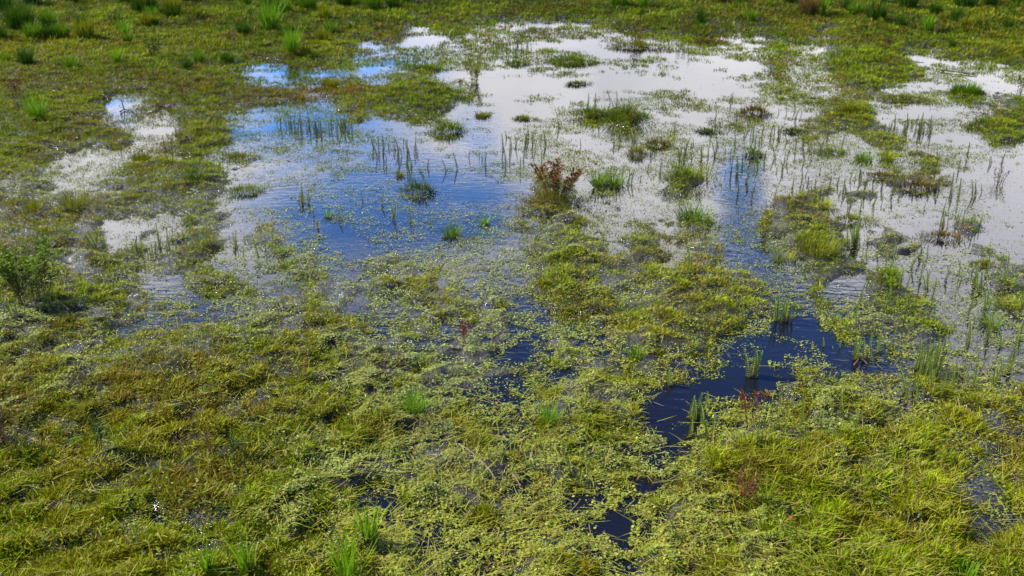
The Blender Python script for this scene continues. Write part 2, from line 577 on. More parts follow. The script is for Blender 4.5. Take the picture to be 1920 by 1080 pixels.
def grass(n_clumps, K):
    k = int(n_clumps * .74)
    px, py, x, y = (np.concatenate(q) for q in zip(sample_pixels(k), sample_pixels(n_clumps - k, -60, 330)))
    m, c = matmask(x, y)
    gr = bil(GRASSY, px, py, 120.0)
    gr = gr + .4 * sstep(y, 8.5, 13)
    v = uni(.5 * fbm(x * 1.6, y * 1.6, 91, 3) + .5 * fbm(x * 5, y * 5, 95, 3))
    thin = 1 - .88 * (1 - sstep(y, 5.5, 10)) * sstep(uni(fbm(x * 10, y * 10, 151, 3)), .45, .8)
    keep = (rng.random(n_clumps) < m * thin) & ((v < gr * 1.12) | (rng.random(n_clumps) < .06 + .2 * sstep(y, 8.5, 11)))
    px, py, x, y = px[keep], py[keep], x[keep], y[keep]
    n = len(px)
    z = np.maximum(height(x, y), -0.005)
    col = plant_colour(px, py, x, y, n)
    flow = fbm(x * .9, y * .9, 101, 3) * 12
    mound = fbm(x * 3.3, y * 3.3, 111, 3)
    dry = sstep(bil(COVER, px, py, 40.), .6, 1.0)
    far = sstep(y, 8, 20)
    right = sstep(px, 1000, 1350) * sstep(py, 780, 880)
    clump_l = (0.018 + .011 * dry + .009 * right) * (0.6 + 0.9 * mound) * (1 + 1.25 * far) * rng.uniform(.75, 1.25, n)
    up = rng.random(n) < (.25 + .25 * far)             # tufts standing up among lying ones
    rep = np.repeat(np.arange(n), K)
    N = len(rep)
    r = (0.016 + .025 * far[rep]) * np.sqrt(rng.random(N)) * 1.6
    a0 = rng.random(N) * 2 * np.pi
    P = np.stack([x[rep] + r * np.cos(a0), y[rep] + r * np.sin(a0), z[rep] - .004], 1)
    az = np.where(rng.random(N) < .12 + .06 * right[rep], flow[rep] + rng.normal(0, .7, N), a0 + rng.normal(0, .5, N))
    lean = np.where(up[rep], rng.uniform(.05, .6, N), rng.uniform(.35, 1.25, N))
    L = clump_l[rep] * rng.uniform(.55, 1.35, N) * np.where(up[rep], .95, 1.1)
    Wd = (.0044 + .0056 * far[rep]) * rng.uniform(.7, 1.3, N)
    cc = col[rep] * rng.uniform(.55, 1.3, (N, 1))
    t = rng.random(N)
    cc = np.where((t < .10)[:, None], BRN * rng.uniform(.6, 1.3, (N, 1)), cc); cc = np.where((t > .95)[:, None], PALE * rng.uniform(.5, 1.1, (N, 1)), cc)
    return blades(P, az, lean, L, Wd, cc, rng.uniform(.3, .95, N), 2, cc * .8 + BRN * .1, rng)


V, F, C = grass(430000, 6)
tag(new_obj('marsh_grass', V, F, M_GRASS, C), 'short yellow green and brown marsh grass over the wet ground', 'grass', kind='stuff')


def leaves(n):
    px, py, x, y = sample_pixels(n)
    m, c = matmask(x, y)
    gr = bil(GRASSY, px, py, 120.0)
    v = uni(.5 * fbm(x * 1.6, y * 1.6, 91, 3) + .5 * fbm(x * 5, y * 5, 95, 3))
    stray = rng.random(n) < .05 * sstep(py, 200, 420)
    # the mat thins out over water through fine gaps
    nr = 1 - sstep(y, 5.5, 9)
    gaps = sstep(uni(fbm(x * 13, y * 16, 131, 3)) - .12 * nr, .02, .42)
    dens = np.clip(.66 * m + .30 * np.clip(c - .1, 0, 1), 0, 1) * (c > .05) * (1 - sstep(c, .98, 1.1) * sstep(y, 9, 13)) * (1 - .85 * sstep(gr, .78, .97)) * (1 - .72 * sstep(y, 9.0, 12.5))
    keep = ((rng.random(n) < dens * gaps) & ((v > gr - .12) | (rng.random(n) < .25))) | (stray & (c > .05) & (rng.random(n) < .5))
    px, py, x, y = px[keep], py[keep], x[keep], y[keep]
    n = len(x)
    z = np.maximum(height(x, y), 0) + rng.random(n) ** 2 * .016 + .0025
    far = sstep(y, 8, 20)
    L = rng.gamma(3.0, .0028, n).clip(.004, .019) * (1 + .75 * far); Wd = L * rng.uniform(.45, .8, n)
    a = rng.random(n) * 2 * np.pi
    raised = rng.random(n) < .35
    tilt = np.where(raised, rng.normal(.25, .3, n), rng.normal(0, .09, n))
    roll = np.where(raised, rng.normal(0, .35, n), rng.normal(0, .08, n))
    dx, dy = np.cos(a), np.sin(a)
    D = np.stack([dx * np.cos(tilt), dy * np.cos(tilt), np.sin(tilt)], 1)
    S = np.stack([-dy * np.cos(roll), dx * np.cos(roll), np.sin(roll)], 1)
    z = z + np.abs(np.sin(tilt)) * L * .5 + np.abs(np.sin(roll)) * Wd * .5
    P = np.stack([x, y, z], 1)
    ks = [(-.5, 0), (-.2, .5), (.25, .42), (.5, 0), (.25, -.42), (-.2, -.5)]
    V = np.empty((n, 6, 3))
    for k, (p, q) in enumerate(ks):
        V[:, k] = P + D * (L * p)[:, None] + S * (Wd * q)[:, None]
    F = (np.array([(0, 1, 5), (1, 2, 5), (2, 4, 5), (2, 3, 4)])[None] + (np.arange(n) * 6)[:, None, None]).reshape(-1, 3)
    base = np.array([.27, .315, .075]); yel = np.array([.31, .31, .035]); grn = np.array([.15, .215, .025]); brn = np.array([.13, .09, .04])
    u = uni(fbm(x * 1.4, y * 1.4, 141, 3)); t = rng.random(n)
    c = base + (yel - base) * (u * .8)[:, None]
    c = np.where((t < .22)[:, None], grn, c); c = np.where((t > .94)[:, None], brn, c)
    br = blobs(BROWN, px, py)
    c = c + (np.array([.13, .18, .012]) - c) * (.75 * sstep(y, 8.5, 13))[:, None]
    c = c + (brn - c) * (br * .6)[:, None]
    c = c * rng.uniform(.7, 1.25, (n, 1))
    return V.reshape(-1, 3), F, np.repeat(c, 6, 0)


V, F, C = leaves(2050000)
tag(new_obj('floating_leaves', V, F, M_LEAF, C), 'pale green mat of tiny leaves floating on the water', 'water plants', kind='stuff')


def straw(n):
    px, py, x, y = sample_pixels(n)
    m, c = matmask(x, y)
    keep = (rng.random(n) < (m * .8 + .03)) & (rng.random(n) < sstep(py, 150, 700) * .8 + .15) & (rng.random(n) < .18 + .6 * sstep(px, 450, 700) * sstep(py, 620, 760))
    px, py, x, y = px[keep], py[keep], x[keep], y[keep]; n = len(x)
    z = np.maximum(height(x, y), 0) + rng.uniform(.004, .03, n)
    az = fbm(x * .9, y * .9, 101, 3) * 12 + rng.normal(0, 1.1, n)
    L = rng.uniform(.05, .15, n)
    t = (rng.random((n, 1)) > .16) * rng.uniform(.6, 1, (n, 1))
    c = np.array([.34, .27, .09]) * (1 - t) + np.array([.27, .31, .015]) * t
    return blades(np.stack([x, y, z], 1), az, rng.uniform(1.2, 1.6, n), L, rng.uniform(.0025, .0045, n), c * rng.uniform(.6, 1.1, (n, 1)), rng.uniform(-.1, .25, n), 3, None, rng)


V, F, C = straw(52000)
tag(new_obj('fallen_straw', V, F, M_DRY, C), 'loose pale straw and stalks lying on the marsh plants', 'straw', kind='stuff')

# ---------------------------------------------------------------- things
rs = np.random.default_rng(21)
PAL = {
    'bright': ((.10, .22, .008), (.17, .29, .012)), 'green': ((.075, .15, .008), (.13, .21, .01)), 'dark': ((.028, .062, .006), (.06, .11, .008)),
    'olive': ((.13, .14, .008), (.19, .195, .01)), 'yellow': ((.2, .23, .01), (.26, .27, .012)), 'brown': ((.09, .05, .016), (.16, .095, .024)), 'pale': ((.13, .19, .07), (.17, .22, .08)),
}


def base_z(x, y):
    return max(float(height(np.array([x]), np.array([y]))[0]), 0.0)


def mixcol(pal, n, r):
    a, c = (np.array(v) for v in PAL[pal])
    t = r.random((n, 1))
    return (a + (c - a) * t) * r.uniform(.8, 1.2, (n, 1))


def tussock(px, py, hp, wp, pal, label, name='grass_tussock', dead=0.25, group=None, spread=.5, cat='grass tuft', wide=1.0):
    """upright tuft of grass or rush: its own mesh of green blades plus a child of dead brown blades round the foot"""
    x, y = ground(px, py); x, y = float(x), float(y)
    s = mpp(px, py)
    far = float(sstep(np.array(y), 11, 16))
    H, Wd = hp * s / math.cos(R(PITCH) * .9) * (1 + .3 * far), wp * s * (1 + .1 * far)
    z = base_z(x, y)
    n = int(np.clip(Wd / .004 * 2.6 / wide ** 1.3, 24, 420))
    bw = max(.0035, 1.0 * s) * wide
    r = Wd * .30 * np.sqrt(rs.random(n)); a = rs.random(n) * 6.283
    P = np.stack([r * np.cos(a), r * np.sin(a), np.full(n, -.012)], 1)
    if 250 < py < 620 and cat == 'grass tuft':
        P[:, :2] *= rs.uniform(1.1, 1.6, 2); H *= .72; spread = .75
    spread = spread * (1 - .5 * far)
    lean = np.clip(rs.normal(.10, .14, n) + r / (Wd * .3 + 1e-6) * spread * .5, 0, 1.2)
    L = H * rs.uniform(.55, 1.12, n)
    c = mixcol(pal, n, rs)
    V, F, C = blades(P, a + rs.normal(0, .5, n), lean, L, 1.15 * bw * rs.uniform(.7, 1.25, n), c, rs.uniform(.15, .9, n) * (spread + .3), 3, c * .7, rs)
    o = new_obj(name, V, F, M_GRASS, C, loc=(x, y, z))
    tag(o, label, cat, group)
    if dead > 0:
        k = max(14, int(n * dead))
        r = Wd * .32 * np.sqrt(rs.random(k)); a = rs.random(k) * 6.283
        P = np.stack([r * np.cos(a), r * np.sin(a), np.full(k, -.01)], 1)
        c = mixcol('brown', k, rs)
        V, F, C = blades(P, a, rs.uniform(.3, 1.2, k), H * rs.uniform(.2, .5, k), bw * rs.uniform(.8, 1.3, k), c, rs.uniform(.3, 1, k), 2, None, rs)
        new_obj('dead_blades', V, F, M_DRY, C, parent=o)
    return o


def hummock(px, py, hp, wp, pal, label, cat='grass hummock', depth=.55, sprigs='green'):
    """low dome of grass standing out of the water, with a wet brown foot as its part"""
    x, y = ground(px, py); x, y = float(x), float(y)
    s = mpp(px, py)
    H, Wd = hp * s, wp * s
    y += Wd * depth * .25
    z = base_z(x, y)
    n = int(np.clip(420 * Wd / .5, 240, 900))
    r = np.sqrt(rs.random(n)) * np.where(rs.random(n) < .22, 1.25, 1.0); a = rs.random(n) * 6.283
    ph = rs.random(3) * 6.283
    edge = .85 + .28 * np.sin(2 * a + ph[0]) + .2 * np.sin(3 * a + ph[1]) + .12 * np.sin(7 * a + ph[2])
    ox, oy = Wd * .46 * r * edge * np.cos(a), Wd * .46 * depth * r * edge * np.sin(a)
    dome = np.clip(1 - r ** 2, 0, 1)
    bl = np.clip(H * .6, .05, .16)
    P = np.stack([ox, oy, dome * max(H - bl, .01) - .01], 1)
    c = mixcol(pal, n, rs); c = np.where(rs.random((n, 1)) < .25, mixcol('olive', n, rs), c)
    c = np.where(rs.random((n, 1)) < .1, mixcol('brown', n, rs), c)
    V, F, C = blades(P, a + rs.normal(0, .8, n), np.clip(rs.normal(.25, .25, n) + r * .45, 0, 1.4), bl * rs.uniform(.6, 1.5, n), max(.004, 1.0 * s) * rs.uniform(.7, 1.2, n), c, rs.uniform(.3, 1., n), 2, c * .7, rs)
    o = new_obj('grass_hummock', V, F, M_GRASS, C, loc=(x, y, z))
    tag(o, label, cat)
    k = n // 3
    r = .6 + .4 * rs.random(k); a = rs.random(k) * 6.283
    P = np.stack([Wd * .45 * r * np.cos(a), Wd * .45 * depth * r * np.sin(a), np.full(k, -.01)], 1)
    c = mixcol('brown', k, rs) * .8
    V, F, C = blades(P, a + rs.normal(0, .9, k), rs.uniform(.3, 1.3, k), bl * rs.uniform(.4, .9, k), max(.004, 1.0 * s), c, .6, 2, None, rs)
    new_obj('wet_foot', V, F, M_DRY, C, parent=o)
    return o


def weed(px, py, hp, wp, stems, leafpal, stemcol, label, top=.35, leafn=26, leafl=.12, cat='weed', name='weed_plant', crown=None, flare=1.0, lw=.26):
    """several stiff stems with lance leaves: thing > stem > foliage"""
    x, y = ground(px, py); x, y = float(x), float(y)
    s = mpp(px, py)
    H, Wd = hp * s / math.cos(R(PITCH) * .9), wp * s
    z = base_z(x, y)
    root = empty(name, (x, y, z))
    tag(root, label, cat)
    for k in range(stems):
        a = rs.random() * 6.283
        off = (rs.random() ** .5) * .5 * Wd
        bx, by = off * .45 * math.cos(a), off * .45 * math.sin(a)
        tx, ty = off * flare * math.cos(a), off * flare * math.sin(a)
        h = H * rs.uniform(.72, 1.0) * (1 - .18 * off / (Wd + 1e-6))
        t = np.linspace(0, 1, 6)
        wob = rs.normal(0, .012 * H, (6, 2)); wob[0] = 0
        pts = np.stack([bx + (tx - bx) * t ** 1.4 + wob[:, 0], by + (ty - by) * t ** 1.4 + wob[:, 1], t * h - .015], 1)
        rr = max(.0022, .55 * s)
        V, F, C = tube(pts, rr, rr * .5, stemcol)
        st = new_obj('stem', V, F, M_STEM, C, parent=root)
        n = leafn
        u = top + (1 - top) * rs.random(n) ** .8
        P = np.stack([np.interp(u, t, pts[:, i]) for i in range(3)], 1)
        az = rs.random(n) * 6.283; el = rs.uniform(.15, 1.0, n)
        D = np.stack([np.cos(az) * np.cos(el), np.sin(az) * np.cos(el), np.sin(el)], 1)
        L = leafl * H * rs.uniform(.6, 1.3, n)
        c = mixcol(leafpal, n, rs) if isinstance(leafpal, str) else (np.array(leafpal) * rs.uniform(.6, 1.4, (n, 1)))
        if crown is not None:
            c = np.where((u > .62)[:, None], np.array(crown) * rs.uniform(.6, 1.4, (n, 1)), c)
        V, F, C = leaf_set(P, D, L, np.maximum(L * lw, 1.0 * s), c)
        new_obj('foliage', V, F, M_WEED, C, parent=st)
    return root


RED, RUST, DKBR, MIDBR = (.13, .035, .022), (.16, .06, .03), (.03, .018, .012), (.09, .05, .025)

# --- bushes and weeds -------------------------------------------------------
hummock(1040, 388, 24, 125, 'olive', 'low olive green grass mound around the foot of the rust red bush')
weed(1046, 376, 74, 80, 17, (.075, .06, .012), (.10, .04, .02), 'rust red leafy bush rising from a grass mound in mid water', top=.25, leafn=42, leafl=.105, cat="bush", name='red_bush', crown=(.14, .046, .012), flare=1.25, lw=.42)
weed(66, 576, 118, 112, 22, (.075, .10, .008), (.12, .045, .02), 'tall leafy green plant with red brown stems at the left edge', top=.2, leafn=60, leafl=.10, name='leafy_plant', crown=(.11, .19, .006), flare=1.1)
weed(38, 210, 58, 44, 6, 'brown', MIDBR, 'dry brown plant beside the bright green rush tuft on the left bank', top=.5, leafn=16, leafl=.15)
weed(867, 644, 56, 34, 4, RED, RED, 'single red dock stalk in the floating leaves at the middle', top=.35, leafn=12, leafl=.2, name='dock_stalk')
weed(1412, 810, 84, 56, 6, RED, (.09, .03, .02), 'red stemmed plant on the leaf mat right of the dark pool', top=.45, leafn=12, leafl=.16, name='dock_stalk')
weed(320, 318, 66, 22, 3, RUST, DKBR, 'tallest dark dock stalks at the near edge of the small white pool', top=.3, leafn=12, leafl=.1, name='dock_stalk')
weed(338, 270, 38, 30, 3, RUST, DKBR, 'short dark red dock stalks behind the small white pool', top=.3, leafn=12, leafl=.14, name='dock_stalk')
weed(230, 292, 80, 20, 1, RUST, (.09, .04, .03), 'slender lone reddish stem leaning over the white water on the left', top=.4, leafn=16, leafl=.1, name='dock_stalk')
weed(768, 126, 36, 44, 4, 'dark', DKBR, 'dark weed with bare stems on a green islet at the pond end', top=.3, leafn=16, leafl=.15)
weed(1192, 84, 40, 34, 5, 'brown', MIDBR, 'brown weed on the far grassy islet', top=.2, leafn=20, leafl=.15)
weed(1286, 66, 48, 42, 6, 'brown', MIDBR, 'larger brown weed at the far shore right of the islet', top=.2, leafn=20, leafl=.14)
weed(14, 855, 90, 70, 12, 'brown', RUST, 'brown and reddish dock clump cut by the left edge of the near grass', top=.15, leafn=18, leafl=.13)
weed(190, 864, 80, 34, 4, 'dark', (.1, .05, .02), 'upright green weed with a dark shadow in the near left grass', top=.2, leafn=20, leafl=.18)
weed(400, 866, 66, 34, 5, 'brown', RUST, 'thin reddish brown stalks in the near left grass', top=.3, leafn=10, leafl=.14, name='dock_stalk')
weed(447, 870, 56, 34, 5, 'dark', DKBR, 'short blackish stalk beside the reddish stalks in the near left grass', top=.3, leafn=16, leafl=.18, name='dock_stalk')
weed(1135, 686, 42, 10, 1, DKBR, DKBR, 'black dead stalk standing in the small dark gap of the leaf mat', top=.7, leafn=5, leafl=.1, name='dead_stalk')
weed(1908, 182, 42, 36, 5, 'brown', DKBR, 'dark brown weed at the right edge near the far water', top=.15, leafn=16, leafl=.16)
weed(345, 195, 32, 44, 6, 'brown', MIDBR, 'low brown weed clump on the left shore', top=.1, leafn=18, leafl=.2)
weed(750, 700, 40, 46, 5, 'brown', RUST, 'rusty brown stalks in the yellow grass left of the middle', top=.2, leafn=10, leafl=.16, name='dock_stalk')
weed(562, 724, 72, 70, 8, 'brown', RUST, 'scattered brown stalks in the middle of the yellow grass', top=.3, leafn=8, leafl=.12, name='dock_stalk')
weed(1395, 945, 70, 80, 10, RED, (.09, .035, .02), 'dark red stalks in the near right grass', top=.2, leafn=9, leafl=.14, name='dock_stalk')
weed(1505, 740, 30, 20, 2, RED, RED, 'small red stalk on the leaf mat below the channel', top=.3, leafn=10, leafl=.2, name='dock_stalk')
weed(1700, 930, 46, 50, 4, 'brown', RUST, 'brown stalks in the grass near the right edge', top=.3, leafn=9, leafl=.14, name='dock_stalk')
weed(288, 112, 36, 44, 7, 'dark', DKBR, 'dark leafy dock bush in the left meadow', top=.05, leafn=22, leafl=.22, name='dock_plant')
weed(220, 56, 30, 36, 6, 'dark', DKBR, 'dark green weed in the upper left meadow', top=.1, leafn=18, leafl=.2)
weed(435, 84, 32, 28, 5, 'brown', MIDBR, 'olive brown weed in the middle of the left meadow', top=.1, leafn=18, leafl=.18)
weed(366, 54, 22, 34, 5, 'dark', DKBR, 'squat dark weed at the upper middle of the left meadow', top=.05, leafn=18, leafl=.25)
weed(290, 172, 50, 18, 3, 'green', DKBR, 'thin tall green weed at the meadow edge', top=.2, leafn=16, leafl=.15)
weed(1660, 102, 30, 36, 6, 'brown', MIDBR, 'brown weed on the right shore', top=.1, leafn=18, leafl=.2)
weed(1862, 108, 28, 22, 4, 'green', DKBR, 'slim green weed in the right meadow', top=.15, leafn=16, leafl=.2)
weed(1755, 64, 28, 18, 4, 'brown', MIDBR, 'narrow brown weed next to the green tuft in the right meadow', top=.1, leafn=16, leafl=.2)
weed(1695, 74, 18, 16, 4, 'brown', DKBR, 'tiny dark brown weed in the right meadow', top=.1, leafn=14, leafl=.3)
weed(585, 84, 18, 24, 4, 'brown', DKBR, 'small dark weed right of the bright narrow tuft', top=.1, leafn=14, leafl=.3)
weed(1190, 118, 18, 14, 3, 'dark', DKBR, 'small black weed standing in the far white water', top=.1, leafn=12, leafl=.3)
weed(890, 152, 44, 34, 6, 'olive', MIDBR, 'olive brown weed standing in white water near the far shore', top=.05, leafn=22, leafl=.18)
weed(1434, 436, 44, 26, 5, 'yellow', RUST, 'yellow brown sedge clump right of the blue gap', top=.05, leafn=22, leafl=.2)
weed(1700, 350, 28, 44, 6, 'brown', DKBR, 'dark twiggy weed on the brown islet at the right', top=.2, leafn=10, leafl=.15)
weed(1870, 345, 36, 40, 6, 'brown', DKBR, 'dark twiggy weed in white water at the right edge', top=.1, leafn=14, leafl=.15)

# --- tussocks of the far meadow --------------------------------------------
T = [
    (10, 30, 30, 38, 'dark', 'dark green rush tussock in the far left corner'),
    (42, 64, 42, 62, 'dark', 'broad dark green rush tussock left of the far meadow'),
    (94, 62, 30, 32, 'green', 'dark weedy tuft right of the broad dark tussock'),
    (145, 14, 18, 32, 'dark', 'small dark tussock at the far edge near the left'),
    (120, 78, 22, 32, 'green', 'mid green tuft in front of the dark weedy tuft'),
    (163, 80, 28, 44, 'olive', 'brownish green tuft in the left meadow'),
    (239, 76, 28, 12, 'bright', 'narrow bright green tuft in the left meadow'),
    (273, 30, 34, 58, 'dark', 'big dark bushy tussock at the far edge'),
    (325, 34, 28, 42, 'olive', 'olive tussock right of the big dark bushy tussock'),
    (352, 12, 16, 38, 'dark', 'dark tussock touching the top edge'),
    (465, 20, 26, 22, 'bright', 'bright green tuft at the far edge left of the middle'),
    (508, 64, 44, 38, 'bright', 'tall bright green rush tuft in the far meadow'),
    (536, 32, 20, 30, 'green', 'green tuft behind the tall bright rush'),
    (548, 108, 44, 22, 'bright', 'upright bright green tuft near the pond end'),
    (578, 26, 28, 40, 'green', 'leafy green tussock at the far edge'),
    (374, 123, 25, 20, 'green', 'compact green tuft alone in the meadow'),
    (220, 124, 28, 14, 'bright', 'pale bright tuft alone in the left meadow'),
    (352, 134, 20, 26, 'dark', 'dark tuft beside the compact green tuft'),
    (645, 20, 22, 32, 'dark', 'dark green tussock at the far middle edge'),
    (700, 26, 26, 40, 'green', 'green tussock at the far middle edge'),
    (738, 24, 18, 28, 'dark', 'dark tussock right of the far green tussock'),
    (1205, 22, 28, 20, 'bright', 'tall bright green rush at the far shore'),
    (1160, 20, 22, 50, 'green', 'wide green rush beside the tall bright rush'),
    (1516, 36, 30, 44, 'brown', 'brown dead tussock on the far right meadow'),
    (1541, 34, 40, 10, 'bright', 'very bright narrow tuft beside the brown tussock'),
    (1642, 46, 30, 42, 'dark', 'dark green rush tussock in the right meadow'),
    (1700, 24, 28, 38, 'dark', 'dark green rush tussock at the top of the right meadow'),
    (1738, 66, 26, 18, 'bright', 'fresh green tuft left of the narrow brown weed'),
    (1791, 50, 24, 22, 'dark', 'small dark rush on the right meadow'),
    (1478, 14, 16, 22, 'dark', 'little dark rush at the far edge right of the middle'),
    (1388, 14, 14, 26, 'green', 'low green tuft at the far edge beyond the water'),
    (1408, 46, 20, 20, 'green', 'small green tuft by the far shore water'),
    (1905, 14, 18, 44, 'green', 'green tussock in the far right corner'),
    (1815, 20, 18, 24, 'green', 'small green tuft left of the far right corner'),
    (1312, 50, 26, 14, 'dark', 'slim dark tuft beside the larger brown weed'),
    (72, 229, 48, 38, 'bright', 'vivid green rush tuft with a dark foot on the left bank'),
    (140, 390, 52, 52, 'olive', 'dark olive tuft with spiky blades left of the white pool'),
    (62, 398, 36, 44, 'olive', 'darker low tuft near the left edge'),
    (369, 348, 40, 40, 'dark', 'dark green bushy tuft near the small white pool'),
    (615, 407, 26, 14, 'bright', 'slim bright green tuft in the blue water'),
    (848, 442, 40, 36, 'green', 'yellow green reed tuft in the leaf mat right of the blue water'),
    (908, 420, 26, 20, 'bright', 'small light green tuft right of the reed tuft'),
    (940, 580, 28, 34, 'olive', 'olive tuft at the centre of the leaf mat'),
    (1190, 676, 38, 44, 'green', 'green tuft left of the navy channel'),
    (775, 776, 46, 62, 'bright', 'bright green grass tuft in the near yellow grass'),
    (1030, 792, 44, 48, 'bright', 'bright green tuft left of the navy pool'),
    (655, 1092, 118, 58, 'bright', 'tall bright green grass tuft at the bottom edge', 'grass_tussock', .15, None, .22, 'grass tuft', 2.0),
    (692, 1030, 66, 44, 'bright', 'shorter bright green blades right of the tall bottom tuft', 'grass_tussock', .15, None, .25, 'grass tuft', 1.8),
    (468, 1088, 78, 44, 'bright', 'bright green tuft at the bottom left', 'grass_tussock', .15, None, .22, 'grass tuft', 2.0),
    (392, 1090, 72, 14, 'bright', 'thin bright blades left of the bottom left tuft', 'grass_tussock', .15, None, .15, 'grass tuft', 2.0),
    (1806, 1088, 48, 56, 'bright', 'bright green tuft at the bottom right edge'),
    (140, 836, 24, 26, 'bright', 'single arching bright blades in the near left grass'),
    (1858, 614, 48, 42, 'green', 'broad bladed dark green tuft near the right edge'),
    (1432, 960, 70, 18, 'green', 'slim green blades beside the dark red stalks'),
    (1300, 408, 40, 66, 'green', 'wide grass tuft left of the blue gap'),
    (1530, 482, 44, 80, 'olive', 'large olive grass tuft right of the blue channel'),
    (1468, 486, 30, 50, 'yellow', 'yellowish grass tuft left of the large olive tuft'),
    (1540, 388, 30, 52, 'yellow', 'bright yellow green tuft in the right hand marsh'),
    (1668, 526, 34, 44, 'green', 'round green tuft in the right hand shallows'),
    (1890, 576, 36, 50, 'yellow', 'yellow green tuft at the right edge'),
    (1120, 352, 40, 26, 'green', 'green reed tuft right of the rust red bush'),
    (1150, 348, 44, 40, 'green', 'wider green reed tuft behind the rust red bush'),
    (750, 330, 20, 20, 'olive', 'little olive sprig in the blue water'),
    (1620, 300, 24, 40, 'green', 'light green sprig tuft in the white shallows'),
    (1665, 300, 28, 34, 'yellow', 'fresh light tuft at the right hand shallows'),
    (1810, 175, 22, 70, 'green', 'wide low green tuft in far water at the right'),
    (265, 300, 24, 40, 'olive', 'olive tuft behind the dark stalks on the left'),
    (620, 160, 14, 50, 'olive', 'low olive tuft near the blue pond end'),
]
for t in T:
    tussock(*t)

for (x0, x1, y0, y1, k, lab) in ((0, 760, 8, 150, 34, 'small dark green rush tuft scattered over the left meadow'), (1330, 1915, 8, 95, 24, 'small dark green rush tuft scattered over the right meadow')):
    while k:
        px, py = rs.uniform(x0, x1), rs.uniform(y0, y1)
        if cover(*ground([px], [py]))[0] < 1.02: continue
        k -= 1
        hh = rs.uniform(10, 24)
        tussock(px, py, hh, hh * rs.uniform(.9, 1.9), ('dark', 'dark', 'green', 'olive')[rs.integers(4)], lab.replace('dark green', 'dark or olive green'), group=lab.replace('tuft', 'tufts').replace('dark green ', ''))

# --- hummocks standing in the water ----------------------------------------
Hm = [
    (1175, 232, 40, 66, 'green', 'rounded bright green hummock in the white water'),
    (1112, 222, 20, 80, 'green', 'flat green hummock left of the rounded hummock'),
    (840, 250, 26, 72, 'green', 'green hummock at the end of the white water'),
    (785, 364, 30, 66, 'dark', 'dark green hummock in the blue water'),
    (1286, 350, 34, 84, 'green', 'round grassy islet left of the blue gap'),
    (1414, 294, 20, 36, 'green', 'small round green islet in white water'),
    (1598, 218, 22, 66, 'olive', 'olive hummock in the right hand water'),
    (1418, 216, 22, 70, 'brown', 'brown hummock in the white water'),
    (800, 132, 12, 70, 'green', 'green islet under the dark bare stemmed weed'),
    (1082, 160, 10, 50, 'dark', 'thin dark islet in the far white water'),
    (985, 225, 10, 50, 'olive', 'flat drifting islet in the white water'),
    (1195, 292, 22, 46, 'olive', 'olive islet right of the reeds'),
    (1235, 275, 16, 70, 'brown', 'brown green islet in the shallows'),
    (1725, 358, 24, 80, 'brown', 'brown green islet under the dark twiggy weed'),
    (1772, 452, 20, 92, 'brown', 'long brown islet in white water at the right'),
    (450, 300, 14, 80, 'olive', 'low olive islet at the edge of the blue water'),
    (450, 366, 16, 110, 'green', 'long green islet above the white inlet'),
    (905, 220, 8, 36, 'olive', 'tiny islet by the end of the green spit'),
    (970, 122, 10, 50, 'green', 'small green islet near the far reeds'),
    (1075, 120, 14, 110, 'green', 'long green islet in the far water'),
    (1200, 92, 14, 130, 'olive', 'broad grassy islet carrying the far brown weed'),
    (1815, 178, 14, 90, 'green', 'green islet under the wide low tuft at the right'),
    (1330, 82, 10, 80, 'brown', 'brown islet beside the larger brown weed'),
    (1700, 190, 14, 110, 'olive', 'olive islet behind the right hand shallows'),
    (1560, 290, 14, 70, 'green', 'thin green islet among the right hand shoots'),
    (1655, 335, 16, 60, 'brown', 'brown islet between the fresh light tuft and the yellow green tuft'),
    (1330, 250, 10, 60, 'dark', 'dark sunken islet in the white water above the blue gap'),
    (1490, 250, 12, 60, 'dark', 'dark sunken islet right of the brown hummock'),
    (1860, 240, 18, 110, 'green', 'wide green islet at the right edge of the shallows'),
    (1850, 500, 14, 60, 'olive', 'olive islet in the grey water at the right edge'),
    (1600, 420, 18, 90, 'olive', 'olive islet in front of the yellow green tuft'),
    (1320, 425, 16, 90, 'green', 'green islet in front of the wide grass tuft'),
    (1090, 420, 14, 70, 'yellow', 'yellow green islet below the rust red bush'),
]
for h in Hm:
    hummock(*h)


# --- mare's-tail shoots ------------------------------------------------------
def shoot_mesh(seed):
    r = np.random.default_rng(seed)
    H = .2 * r.uniform(.8, 1.15)
    t = np.linspace(0, 1, 5)
    bend = r.normal(0, .012, 2)
    pts = np.stack([bend[0] * t ** 2, bend[1] * t ** 2, H * t - .03], 1)
    parts = [tube(pts, .0028, .0014, (.10, .10, .04), 4)]
    nw = 13
    for k in range(nw):
        u = .18 + .82 * k / (nw - 1)
        n = 8
        a = np.arange(n) * 6.283 / n + r.random() * 6
        P = np.tile([np.interp(u, t, pts[:, i]) for i in range(3)], (n, 1))
        el = .45 + .75 * u + r.normal(0, .08, n)
        D = np.stack([np.cos(a) * np.cos(el), np.sin(a) * np.cos(el), np.sin(el)], 1)
        L = (.019 - .006 * u) * r.uniform(.8, 1.2, n)
        c0, c1 = np.array([.12, .10, .02]), np.array([.18, .265, .04])
        c = (c0 + (c1 - c0) * min(1, u * 1.6)) * r.uniform(.85, 1.15, (n, 1))
        parts.append(leaf_set(P, D, L, L * .24, c))
    return join(parts)


SHOOTS = []
for k in range(8):
    V, F, C = shoot_mesh(300 + k)
    SHOOTS.append((V, F, C))
